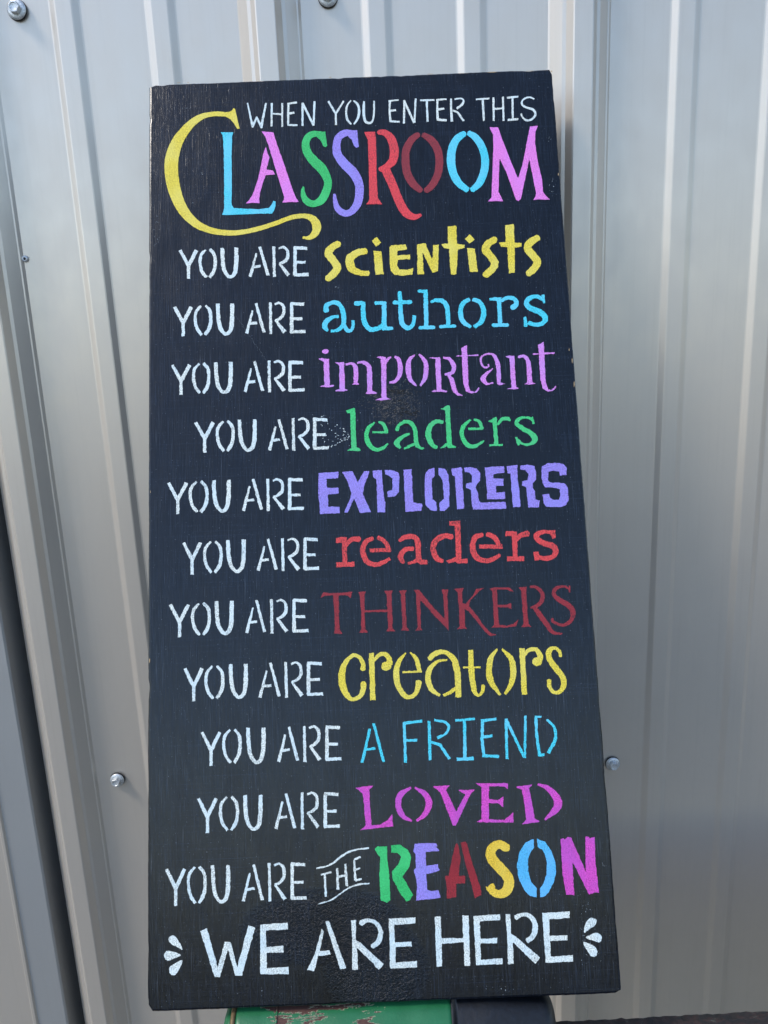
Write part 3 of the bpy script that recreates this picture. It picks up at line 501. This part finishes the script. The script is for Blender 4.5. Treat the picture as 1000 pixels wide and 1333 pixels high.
def glyph(name, strokes, tf, mat, parent, rough=1.0, bias=-.03):
    parts = []
    for k, P in strokes:
        Q = []
        for v in P:
            x, y, sc = tf(v[0], v[1]); Q.append([x, y]+([v[2]*sc] if len(v) > 2 else []))
        if k == 's': Q = catmull(Q).tolist()
        if k == 'q': Q = catmull(Q, 6, True).tolist()
        parts.append((k, Q))
    allp = np.array([[q[0], q[1], (q[2] if len(q) > 2 else 0)] for _, Q in parts for q in Q]); m = allp[:, 2].max()/2+2
    x0, y0 = allp[:, 0].min()-m, allp[:, 1].min()-m; x1, y1 = allp[:, 0].max()+m, allp[:, 1].max()+m; h = .34
    X, Y = np.meshgrid(np.arange(x0, x1, h), np.arange(y0, y1, h)); D = np.full(X.shape, 1e9)
    for k, Q in parts:
        D = np.minimum(D, sdf_poly(X, Y, Q) if k in 'pq' else sdf_stroke(X, Y, Q, k == 'r'))
    D = D + rough*(.26*vnoise(X, Y, 1.3, 0)+.28*vnoise(X, Y, 3.7, 1)) + bias
    loops = contours(D, x0, y0, h)
    if not loops: return None
    V3 = [[Vector((*sign_uv(*p), 0)) for p in L] for L in loops]
    flat = [v for L in V3 for v in L]; n = len(flat); offs = [0]
    for L in V3: offs.append(offs[-1]+len(L))
    area = [sum(L[i-1].x*L[i].y-L[i].x*L[i-1].y for i in range(len(L))) for L in V3]; big = max(area, key=abs)
    def inside(p, L):
        c = False
        for i in range(len(L)):
            a, b = L[i-1], L[i]
            if (a.y > p.y) != (b.y > p.y) and p.x < a.x+(p.y-a.y)*(b.x-a.x)/(b.y-a.y): c = not c
        return c
    outer = [i for i in range(len(V3)) if area[i]*big > 0]; holes = {i: [] for i in outer}
    for i in range(len(V3)):
        if i not in holes:
            c = [o for o in outer if inside(V3[i][0], V3[o])]
            if c: holes[min(c, key=lambda o: abs(area[o]))].append(i)
    tris = []
    for o_ in outer:
        grp = [o_]+holes[o_]; idx = [offs[g_]+k_ for g_ in grp for k_ in range(len(V3[g_]))]
        tris += [tuple(idx[q] for q in t) for t in geometry.tessellate_polygon([V3[g_] for g_ in grp])]
    verts = [(v.x, v.y, LET_H) for v in flat]+[(v.x, v.y, -.0001) for v in flat]
    faces = []
    for t in tris:
        a, b, c = (flat[i] for i in t)
        cr = (b.x-a.x)*(c.y-a.y)-(b.y-a.y)*(c.x-a.x)
        if abs(cr) < 1e-14: continue
        faces.append(tuple(t) if cr > 0 else (t[0], t[2], t[1]))
    o = 0
    for L in V3:
        m = len(L)
        for i in range(m): a, b = o+i, o+(i+1) % m; faces.append((a, b, b+n, a+n))
        o += m
    return mesh_obj(name, verts, faces, mat, parent)

sign = empty('wooden_sign', S0.tolist())
sign.matrix_world = Matrix.Translation(S0.tolist()) @ Matrix(np.array([SU, SV, SW]).T.tolist()).to_4x4()
tag(sign, 'tall black painted board with colourful stencilled lettering leaning on the grey metal wall', 'sign')

def build_sign_board():
    r = random.Random(5); N = []
    def edge(a, b, n):
        for i in range(n):
            t = i/n; N.append((a[0]+(b[0]-a[0])*t, a[1]+(b[1]-a[1])*t))
    c = .0020
    edge((c, 0), (SWID-c, 0), 150); edge((SWID, c), (SWID, SHGT-c), 300); edge((SWID-c, SHGT), (c, SHGT), 150); edge((0, SHGT-c), (0, c), 300)
    cx, cy = SWID/2, SHGT/2; rings = []
    chips = [(r.uniform(0, SWID), SHGT, r.uniform(.0015, .004), r.uniform(.0003, .0007)) for _ in range(6)] + \
            [(SWID, r.uniform(0, SHGT), r.uniform(.002, .005), r.uniform(.0001, .0003)) for _ in range(10)] + \
            [(0, r.uniform(0, SHGT), r.uniform(.002, .005), r.uniform(.0002, .0006)) for _ in range(8)]
    px, py = np.array([p[0] for p in N]), np.array([p[1] for p in N])
    for inset, w in ((.0016, 0), (.0008, -.0002), (.0002, -.0007), (0, -.0016), (0, -STH+.0015), (.0012, -STH)):
        ns = vnoise(px*4000+50, py*4000+90, 9, 0)*.0001 + vnoise(px*4000, py*4000, 60, 1)*.00012
        rr = []
        for i, (x, y) in enumerate(N):
            ddx, ddy = 0, 0
            ch = sum(dp*math.exp(-((x-a)**2+(y-b)**2)/(s*s)) for a, b, s, dp in chips) if w > -.004 else 0
            ins = inset+ch+ns[i]
            ux = -1 if x > SWID-1e-6 else (1 if x < 1e-6 else 0); uy = -1 if y > SHGT-1e-6 else (1 if y < 1e-6 else 0)
            if not (ux or uy): continue
            rr.append((x+ux*ins-(.0010 if ux > 0 else 0), y+uy*ins, w))
        rings.append(rr)
    m = len(rings[0]); verts = [v for R in rings for v in R]; faces = [tuple(range(m))]
    for k in range(len(rings)-1):
        for i in range(m):
            j = (i+1) % m; faces.append((k*m+i, (k+1)*m+i, (k+1)*m+j, k*m+j))
    faces.append(tuple(reversed(range((len(rings)-1)*m, len(rings)*m))))
    o = mesh_obj('board', verts, faces, MAT_BOARD, sign)
    return o
board = build_sign_board()

WORDS = {}
def crop_tf(ox, oy, sc):
    return lambda x, y: (ox+x/sc, oy+y/sc, 1/sc)
CN = dict(darkred='dark red', sky='sky blue', gold='golden yellow', mint='mint green', coral='coral red')
cur = None
for line in GLYPHS.strip().split('\n'):
    if line[0] == '@':
        _, ox, oy, sc, word = line.split(); cur = (crop_tf(float(ox), float(oy), float(sc)), word); continue
    colr, ch, sp = line.split(' ', 2)
    nm = {'line': 'flourish_line', 'drop': 'splash_drop'}.get(ch, 'letter')
    o = glyph(nm, parse(sp), cur[0], PAINT[colr], sign, .7 if cur[1] in ('WHEN', 'YOU', 'ENTER', 'THIS', 'CLASSROOM') else 1.35)
    if nm == 'letter': o['label'] = f"{CN.get(colr, colr)} stencilled letter {ch} in the word {cur[1]}"
    else: o['label'] = 'thin white curved line framing the word THE' if nm == 'flourish_line' else 'white drop shaped splash mark beside the bottom line'
for line, aft in zip(ROWS.strip().split('\n'), AFTER):
    ox, oy, *bx = line.split(); ox, oy = float(ox), float(oy); sc = 1000/220
    for ch, b in zip('YOUARE', bx):
        (tx0, ty0, tx1, ty1), sp = STENCIL[ch]; x0, y0, x1, y1 = [float(a) for a in b.split(',')]
        kx, ky = (x1-x0)/(tx1-tx0), (y1-y0)/(ty1-ty0)
        tf = (lambda x, y, x0=x0, y0=y0, kx=kx, ky=ky, tx0=tx0, ty0=ty0: (ox+(x0+(x-tx0)*kx)/sc, oy+(y0+(y-ty0)*ky)/sc, 1/sc))
        o = glyph('letter', parse(sp), tf, PAINT['white'], sign, 1.3, .12)
        o['label'] = f"white stencilled letter {ch} in YOU ARE before {aft}"

# stray white paint and scratches
def fleck_mesh(name, items, mat, label):
    vs, fs = [], []; r = random.Random(11)
    for px, py, ln, wd, ang in items:
        u, v = sign_uv(px, py); k = len(vs); n = 7
        for i in range(n):
            a = 2*math.pi*i/n; x, y = math.cos(a)*ln*r.uniform(.7, 1.2), math.sin(a)*wd*r.uniform(.6, 1.3)
            vs.append((u+x*math.cos(ang)-y*math.sin(ang), v+x*math.sin(ang)+y*math.cos(ang), .00012+k*2e-9))
        fs.append(tuple(range(k, k+n)))
    o = mesh_obj(name, vs, fs, mat, sign); tag(o, label, kind='stuff'); return o
r = random.Random(21)
fl = []
for _ in range(38):
    t = r.random(); px = 418+t*38; spread = 16*(1-t)+4
    fl.append((px, 566+ (1-t)*-8+r.uniform(-spread, spread)+(px-418)*.05, r.uniform(.0002, .0006), r.uniform(.00012, .0003), r.uniform(-.3, .6)))
for _ in range(14):
    t = r.random(); fl.append((430+t*24, 582-t*12+r.uniform(-1, 1), .0005, .0002, .45))
fleck_mesh('paint_fleck', fl, PAINT['white'], 'stray white paint flecks smeared beside the word leaders')
sc_ = []
for px, py, n, sx, sy in ((204, 300, 16, 4, 22), (716, 180, 4, 2, 5), (718, 242, 10, 3, 9), (440, 375, 5, 4, 2), (262, 225, 5, 3, 4), (240, 142, 3, 4, 2), (250, 264, 3, 3, 2),
                          (700, 245, 2, 3, 3), (765, 1200, 26, 10, 30), (340, 1283, 3, 3, 10), (500, 1110, 60, 280, 60), (480, 300, 60, 260, 180), (500, 800, 70, 290, 260), (460, 560, 18, 60, 30), (650, 1285, 8, 30, 4),
                          (785, 1126, 5, 2, 3), (530, 1196, 3, 2, 2), (770, 1240, 14, 14, 22)):
    for _ in range(n):
        big = n > 40; sc_.append((px+r.uniform(-sx, sx), py+r.uniform(-sy, sy), r.uniform(.00008, .00022)*(1 if big else r.uniform(1, 2.6)), r.uniform(.00006, .00012)*(1 if big else 1.4), r.uniform(0, 3.1)))
x, y = 362, 409                                # long faint dotted scratch
for i in range(46):
    t = i/46; sc_.append((308+t*42+r.uniform(-.6, .6), 412+t*62+r.uniform(-.6, .6), .00016, .00008, -.9))
kn = []
for cx_, cy_, n_, sx_, sy_ in ((520, 511, 26, 17, 3.5), (507, 509, 8, 9, 2), (533, 538, 18, 12, 3), (530, 552, 8, 5, 3), (520, 525, 14, 16, 10)):
    for _ in range(n_): kn.append((cx_+r.gauss(0, sx_*.5), cy_+r.gauss(0, sy_*.6), r.uniform(.0006, .0019), r.uniform(.00016, .0004), r.gauss(.05, .35)))
fleck_mesh('knot_crack', kn, plain('open_grain', (6, 7, 7), .8), 'small black cracks of a knot showing between the words important and leaders')
kp = []
for _ in range(26): kp.append((r.gauss(522, 16), r.gauss(524, 11), r.uniform(.0001, .0004), r.uniform(.00008, .0002), r.uniform(-.6, .9)))
for _ in range(34): t = r.random(); kp.append((462+t*26+r.uniform(-3, 3), 526-t*14+r.uniform(-3, 3), r.uniform(.0001, .0003), .00012, r.uniform(0, 1.2)))
for _ in range(16): t = r.random(); kp.append((515+t*14, 507-t*14+r.uniform(-1, 1), .0004, .0001, .9))
fleck_mesh('knot_fleck', kp, plain('dusty_grain', (84, 90, 86), .8), 'pale dusty specks round the knot')
MAT_SCR = plain('scratch_primer', (150, 160, 166), .7)
fleck_mesh('scratch', sc_, MAT_SCR, 'pale nicks and scratches in the black paint')
ed = []
for px, py, l_, w_, a_ in ((727, 227, .0012, .0003, 1.5), (745, 470, .002, .0003, 1.5), (741, 455, .001, .00025, 1.5), (747.5, 500, .0022, .0003, 1.5), (233, 107.8, .0016, .00025, 0), (245, 107.5, .001, .0002, 0), (430, 100.8, .0012, .0003, 0),
                       (560, 96.5, .003, .0002, 0), (640, 94, .004, .00025, 0), (690, 92.5, .003, .0002, 0), (196, 640, .001, .0002, 1.5), (718, 93, .0007, .0005, 0), (195, 860, .0015, .0003, 1.5)):
    ed.append((px, py, l_, w_, a_))
fleck_mesh('bare_wood_chip', ed, MAT_WOOD, 'small chips showing bare wood along the edges of the board')

# ---------------------------------------------------------------- ribbed metal wall
def xw(px, py=0): return float(wall_pt(px, py)[0])
XR = [xw(-20), xw(391), xw(792)]                 # right foot of each major rib
PER = (XR[2]-XR[0])/2; XR = [XR[1]-PER, XR[1], XR[1]+PER, XR[1]+2*PER]
print('rib period', PER)
Z0, Z1 = -.05, 2.6
RB = .047                                        # foot width of a major rib
def profile():
    P = []
    for k, xr in enumerate(XR):
        xl = xr-RB
        if k == 0: P.append((xl-.0005, -.03)); 
        # major rib: foot, small step, crown, step, foot
        P += [(xl, 0), (xl+.0012, .0012), (xl+.0085, RIBH*.58), (xl+.0112, RIBH*.62), (xl+.0150, RIBH*.97), (xl+.0160, RIBH),
              (xr-.0180, RIBH), (xr-.0170, RIBH*.97), (xr-.0132, RIBH*.62), (xr-.0106, RIBH*.57), (xr-.0030, .0022), (xr-.0018, .0020), (xr, 0)]
        for f in (.243, .549):
            c = xr+PER*f
            P += [(c-.0118, 0), (c-.0106, .0003), (c-.0066, .0026), (c-.0056, .0029), (c+.0056, .0029), (c+.0066, .0026), (c+.0106, .0003), (c+.0118, 0)]
    return P
PR = profile()
def extrude_profile(P, z0, z1, y0, nz=1):
    vs, fs = [], []
    zs = [z0+(z1-z0)*i/nz for i in range(nz+1)]
    for z in zs: vs += [(x, y0-d, z) for x, d in P]
    n = len(P)
    for k in range(nz):
        for i in range(n-1): fs.append((k*n+i, k*n+i+1, (k+1)*n+i+1, (k+1)*n+i))
    return vs, fs
v, f = extrude_profile(PR, Z0, Z1, WALL_Y)
# panels of the wall: each steel sheet a part
wall = empty('metal_wall', (0, WALL_Y, 0)); tag(wall, 'ribbed light grey steel wall behind the leaning sign', 'wall')
def sheet(P, mat, name='panel', y0=0.0):
    v, f = extrude_profile(P, Z0, Z1, y0); return mesh_obj(name, v, f, mat, wall)
cut = XR[1]-RB/2
iA = [p for p in PR if p[0] < XR[1]-.002]
iB = [p for p in PR if p[0] >= XR[1]-.0125-RB]
iB = [(XR[1]-.0165, RIBH*1.0+.0005)]+[(x, d+.0007) for x, d in PR if x > XR[1]-.0165]
sheet([p for p in PR if p[0] <= XR[1]+.0001]+[(XR[1]+.01, 0)], MAT_WALL)
sheet([(x, d+.0005) for x, d in PR if x > XR[1]+.0005 or abs(x-XR[1]) < 1e-5 or (x > XR[1]-.0178 and x < XR[1])], MAT_WALL)

# left edge: recessed gap with its shadow coloured onto the backing, trim strip and the next panel (a framed opening's edge)
xg = XR[0]-RB
lg = empty('metal_door', (0, WALL_Y, 0)); tag(lg, 'grey steel door edge with folded trim at the far left of the ribbed wall', 'door')
x1 = xg-.0105
P1 = [(x1-.9, .0125), (x1-.034, .0125), (x1-.0325, .0145), (x1-.030, .0145), (x1-.0285, .0128)]
P2 = [(x1-.0285, .0128), (x1-.0015, .0128), (x1, .0115), (x1, -.032)]
v, f = extrude_profile(P1, Z0, Z1, 0); mesh_obj('door_panel', v, f, MAT_WALL, lg)
v, f = extrude_profile(P2, Z0, Z1, 0); mesh_obj('edge_trim', v, f, MAT_TRIM, lg)
MAT_GAP = plain('gap_shadow_navy', (40, 46, 60), .5)  # deep shadow in the gap, put into the backing's navy base colour
v, f = extrude_profile([(x1-.02, -.0315), (xg+.01, -.0315)], Z0, Z1, 0); mesh_obj('gap_shadow_backing', v, f, MAT_GAP, wall)

# screws
def lathe(prof, n=40, axis='y'):
    vs, fs = [], []
    for r_, h_ in prof:
        for i in range(n):
            a = 2*math.pi*i/n; vs.append((math.cos(a)*r_, -h_, math.sin(a)*r_))
    for k in range(len(prof)-1):
        for i in range(n): fs.append((k*n+i, k*n+(i+1) % n, (k+1)*n+(i+1) % n, (k+1)*n+i))
    fs.append(tuple((len(prof)-1)*n+i for i in range(n))); return vs, fs
def make_screw():
    root = empty('hex_screw')
    v, f = lathe([(.0070, 0), (.00735, .0005), (.0072, .0011), (.0066, .0016)], 40); mesh_obj('rubber_washer', v, f, MAT_RUBBER, root, True)
    v, f = lathe([(.0064, .0014), (.0070, .0019), (.0069, .0024), (.0058, .0028), (.0050, .0032), (.0046, .0032)], 40); mesh_obj('metal_washer', v, f, MAT_ZINC, root, True)
    vs, fs = [], []; prof = [(.0040, .0030), (.0040, .0068), (.0036, .0074), (.0028, .0074), (.0024, .0069), (.0010, .0067)]
    for k, (r_, h_) in enumerate(prof):
        for i in range(24):
            a = 2*math.pi*i/24; hexr = math.cos(math.pi/6)/math.cos(((a) % (math.pi/3))-math.pi/6) if k < 3 else .96
            vs.append((math.cos(a)*r_*hexr*1.06, -h_, math.sin(a)*r_*hexr*1.06))
    for k in range(len(prof)-1):
        for i in range(24): fs.append((k*24+i, k*24+(i+1) % 24, (k+1)*24+(i+1) % 24, (k+1)*24+i))
    fs.append(tuple((len(prof)-1)*24+i for i in range(24)))
    mesh_obj('hex_head', vs, fs, MAT_ZINC, root); return root
scr = make_screw(); SG = 'hex head screws in the metal wall'
LS = [((23, 13.5), 'hex screw at the top left corner of the wall, dark washer showing below'),
      ((427, -3), 'hex screw above the top of the sign, cut by the top of the picture'),
      ((153.5, 1014), 'hex screw low on the wall left of the sign'),
      ((797, 993), 'hex screw partly beside the right edge of the sign')]
for i, ((px, py), lb) in enumerate(LS):
    p = wall_pt(px, py, .001); o = scr
    if i:
        o = scr.copy(); COL.objects.link(o)
        for ch in list(scr.children): c = ch.copy(); COL.objects.link(c); c.parent = o
    o.location = p.tolist(); o.rotation_euler = (0, i*.4, 0)
    o.scale = (1, 1, 1) if py < 100 else (.93, 1, .93)
    tag(o, lb, 'screw', SG)
p = wall_pt(33, 337, .0005)
rv = empty('pop_rivet', p.tolist()); tag(rv, 'tiny rivet in the foot of the leftmost rib', 'rivet')
v, f = lathe([(.0026, 0), (.0024, .0010), (.0015, .0016), (.0011, .0016), (.0009, .0006)], 20); mesh_obj('rivet_head', v, f, MAT_ZINC, rv, True)
v, f = lathe([(.0009, .0005), (.0009, .0012), (.0005, .0014)], 12); mesh_obj('rivet_core', v, f, MAT_RUBBER, rv, True)

# ---------------------------------------------------------------- green tube under the sign, rusty ledge, ground
def rust_green():
    M = Mat('chipped_green_enamel'); x, y, z = M.xyz()
    n = M.noise(M.map((24, 120, 120), (3, 1, 7)), 1, 6, .62, .3)
    n2 = M.noise(M.map((600, 600, 600)), 1, 3, .6)
    k = M.math('ADD', n, M.math('MULTIPLY', M.math('SUBTRACT', n2, .5), .12))
    def win(c, w): return M.math('SUBTRACT', 1.0, M.math('ABSOLUTE', M.math('MULTIPLY', M.math('SUBTRACT', x, c), 1/w)), True)
    m = M.math('ADD', win(TUB['p1'], .032), win(TUB['p2'], .040), True)
    k = M.math('ADD', k, M.math('SUBTRACT', M.math('MULTIPLY', m, .26), .17))
    g = M.mix(M.noise(M.map((90, 90, 90)), 1, 3), srgb(20, 88, 50), srgb(40, 114, 74))
    rust = M.mix(M.noise(M.map((500, 500, 500)), 1, 4, .7), srgb(44, 30, 28), srgb(98, 62, 52))
    col = M.mix(M.ramp(k, [(.541, 0), (.550, 1)]), g, srgb(196, 188, 160))
    col = M.mix(M.ramp(k, [(.556, 0), (.566, 1)]), col, rust)
    rg = M.ramp(k, [(.54, .38), (.58, .8)])
    hh = M.math('ADD', M.math('MULTIPLY', M.ramp(k, [(.548, 1), (.562, 0)]), 1.8), M.math('MULTIPLY', n2, .25))
    return M.set(color=col, rough=rg, normal=M.bump(hh, .8, .0006))
RT = .023
bc = S0 + SU*SWID/2 - SW*STH/2                    # middle of the board's lower edge
tube_y, tube_z = float(bc[1]) - .001, float(bc[2]) - RT - .0006
def x_at(px, py):                                 # world x where the ray meets the tube's front plane
    return float(plane_hit(px, py, np.array([0, tube_y-RT*.75, 0]), WN)[0])
xa, xb, xc = x_at(300, 1325), x_at(589, 1320), x_at(729, 1330)
TUB = dict(p1=(x_at(360, 1328)-xa), p2=(x_at(468, 1314)-xa))
tube = empty('painted_tube', (xa, tube_y, tube_z)); tag(tube, 'old green enamelled metal tube with rust patches and a dark end cap, under the sign', 'tube')
slope = (SU[2]/SU[0]); tube.rotation_euler = (0, -math.atan(slope), 0)
def lathe_x(prof, n=64, wob=0):
    vs, fs = [], []
    for x_, r_ in prof:
        for i in range(n):
            a = 2*math.pi*i/n; vs.append((x_, math.cos(a)*r_, math.sin(a)*r_))
    for k in range(len(prof)-1):
        for i in range(n): fs.append((k*n+i, (k+1)*n+i, (k+1)*n+(i+1) % n, k*n+(i+1) % n))
    fs.append(tuple(range(n))); fs.append(tuple(reversed([(len(prof)-1)*n+i for i in range(n)]))); return vs, fs
MG = rust_green(); L = xb-xa
prof = [(0, RT*.9), (.0008, RT*.97)]+[(.002+(L-.002)*i/60, RT*(.985+.006*math.sin(i*.5))) for i in range(61)]
v, f = lathe_x(prof); mesh_obj('tube_body', v, f, MG, tube, True)
v, f = lathe_x([(-.0026, RT*.90), (-.0026, RT*.965), (-.0016, RT*1.0), (-.0004, RT*1.0), (.0002, RT*.96)]); mesh_obj('rim_band', v, f, plain('tarnished_brass', (112, 92, 62), .55, .3), tube, True)
v, f = lathe_x([(-.0085, RT*.35), (-.0082, RT*.55), (-.0068, RT*.72), (-.0045, RT*.80), (-.0022, RT*.82)]); mesh_obj('end_knob', v, f, MG, tube, True)
xs = x_at(355, 1313)-xa
v, f = lathe_x([(xs-.0006, RT*.98), (xs-.0005, RT*1.012), (xs+.0005, RT*1.012), (xs+.0006, RT*.98)]); mesh_obj('seam_ring', v, f, MG, tube, True)
MC = Mat('dark_navy_cap'); nn = MC.noise(MC.map((260, 260, 260)), 1, 5, .65)
MCM = MC.set(color=MC.mix(MC.ramp(nn, [(.4, 0), (.75, 1)]), srgb(7, 10, 16), srgb(18, 24, 33)), rough=.5, normal=MC.bump(nn, .4, .0006))
C = xc-xb; tp = [(L-.0005, RT*.95), (L, RT*1.0), (L+.002, RT*1.01)]
for i in range(24):
    t = i/23; tp.append((L+.002+(C*.86-.002)*t, RT*(1.01-.02*t-.15*max(0, (t-.35)/.65)**1.3)))
for i in range(1, 11):
    a = i/10*math.pi/2; tp.append((L+C*.86+C*.14*math.sin(a), RT*(.84-.42*(1-math.cos(a)))))
v, f = lathe_x(tp); mesh_obj('end_cap', v, f, MCM, tube, True)

# ledge: far edge measured along the lower right of the photograph
led_z = tube_z - RT - .001
e0 = plane_hit(800, 1324, np.array([0, 0, led_z]), np.array([0, 0, 1.0])); e1 = plane_hit(995, 1318, np.array([0, 0, led_z]), np.array([0, 0, 1.0]))
print('ledge back edge y', e0, e1, 'wall', WALL_Y, 'tube', tube_y, 'board bottom', S0)
LY = float(e0[1])
ledge = empty('rusty_ledge', (0, 0, led_z)); tag(ledge, 'dark rusty metal bench top with chipped paint along its back edge, lower right', 'bench')
ML = Mat('chipped_dark_metal'); a1 = ML.noise(ML.map((120, 240, 120)), 1, 5, .65, .4); a2 = ML.noise(ML.map((700, 700, 700)), 1, 3, .6)
cc = ML.ramp(a1, [(.36, srgb(20, 22, 22)), (.50, srgb(36, 30, 28)), (.57, srgb(56, 36, 32)), (.62, srgb(34, 36, 34)), (.69, srgb(120, 122, 108))])
cc = ML.mix(ML.ramp(a2, [(.60, 0), (.70, 1)]), cc, srgb(20, 18, 18))
MLM = ML.set(color=cc, rough=.62, normal=ML.bump(ML.math('ADD', a1, ML.math('MULTIPLY', a2, .4)), .8, .0012))
rr = random.Random(9); vs, fs = [], []; NX = 400; xs0, xs1 = xa-.03, 1.3
prof = [(.0, -.004, 0), (0, -.0012, 0), (-.0012, 0.0, 1), (-.006, .0004, .4), (-.05, 0, 0), (-.56, 0, 0), (-.57, -.004, 0), (-.57, -.03, 0), (0, -.03, 0)]
for i in range(NX+1):
    x_ = xs0+(xs1-xs0)*i/NX; wob = rr.uniform(-1, 1)*.0005+math.sin(x_*37)*.0004
    for (dy, dz, kk) in prof: vs.append((x_, LY+dy+(wob if dy > -.01 else 0), dz+kk*rr.uniform(-.0006, .0006)))
m = len(prof)
for i in range(NX):
    for j in range(m): fs.append((i*m+j, i*m+(j+1) % m, (i+1)*m+(j+1) % m, (i+1)*m+j))
fs.append(tuple(range(m-1, -1, -1))); fs.append(tuple(NX*m+j for j in range(m)))
mesh_obj('bench_top', vs, fs, MLM, ledge)
for sx in (xa+.02, 1.25):
    for dy in (-.03, -.53):
        bm = bmesh.new(); bmesh.ops.create_cube(bm, size=1, matrix=Matrix.Translation((sx, LY+dy, -led_z/2-.015)) @ Matrix.Diagonal((.03, .03, led_z-.03, 1)))
        bm_obj('leg', bm, MLM, ledge)

MGd = Mat('ground'); q = MGd.noise(MGd.map((8, 8, 8)), 1, 6, .7)
MGM = MGd.set(color=MGd.ramp(q, [(.35, srgb(66, 63, 57)), (.65, srgb(98, 93, 84))]), rough=.95, normal=MGd.bump(q, .5, .02))
g = mesh_obj('ground', [(-400, -800, 0), (400, -800, 0), (400, 3, 0), (-400, 3, 0)], [(0, 1, 2, 3)], MGM); tag(g, kind='structure')
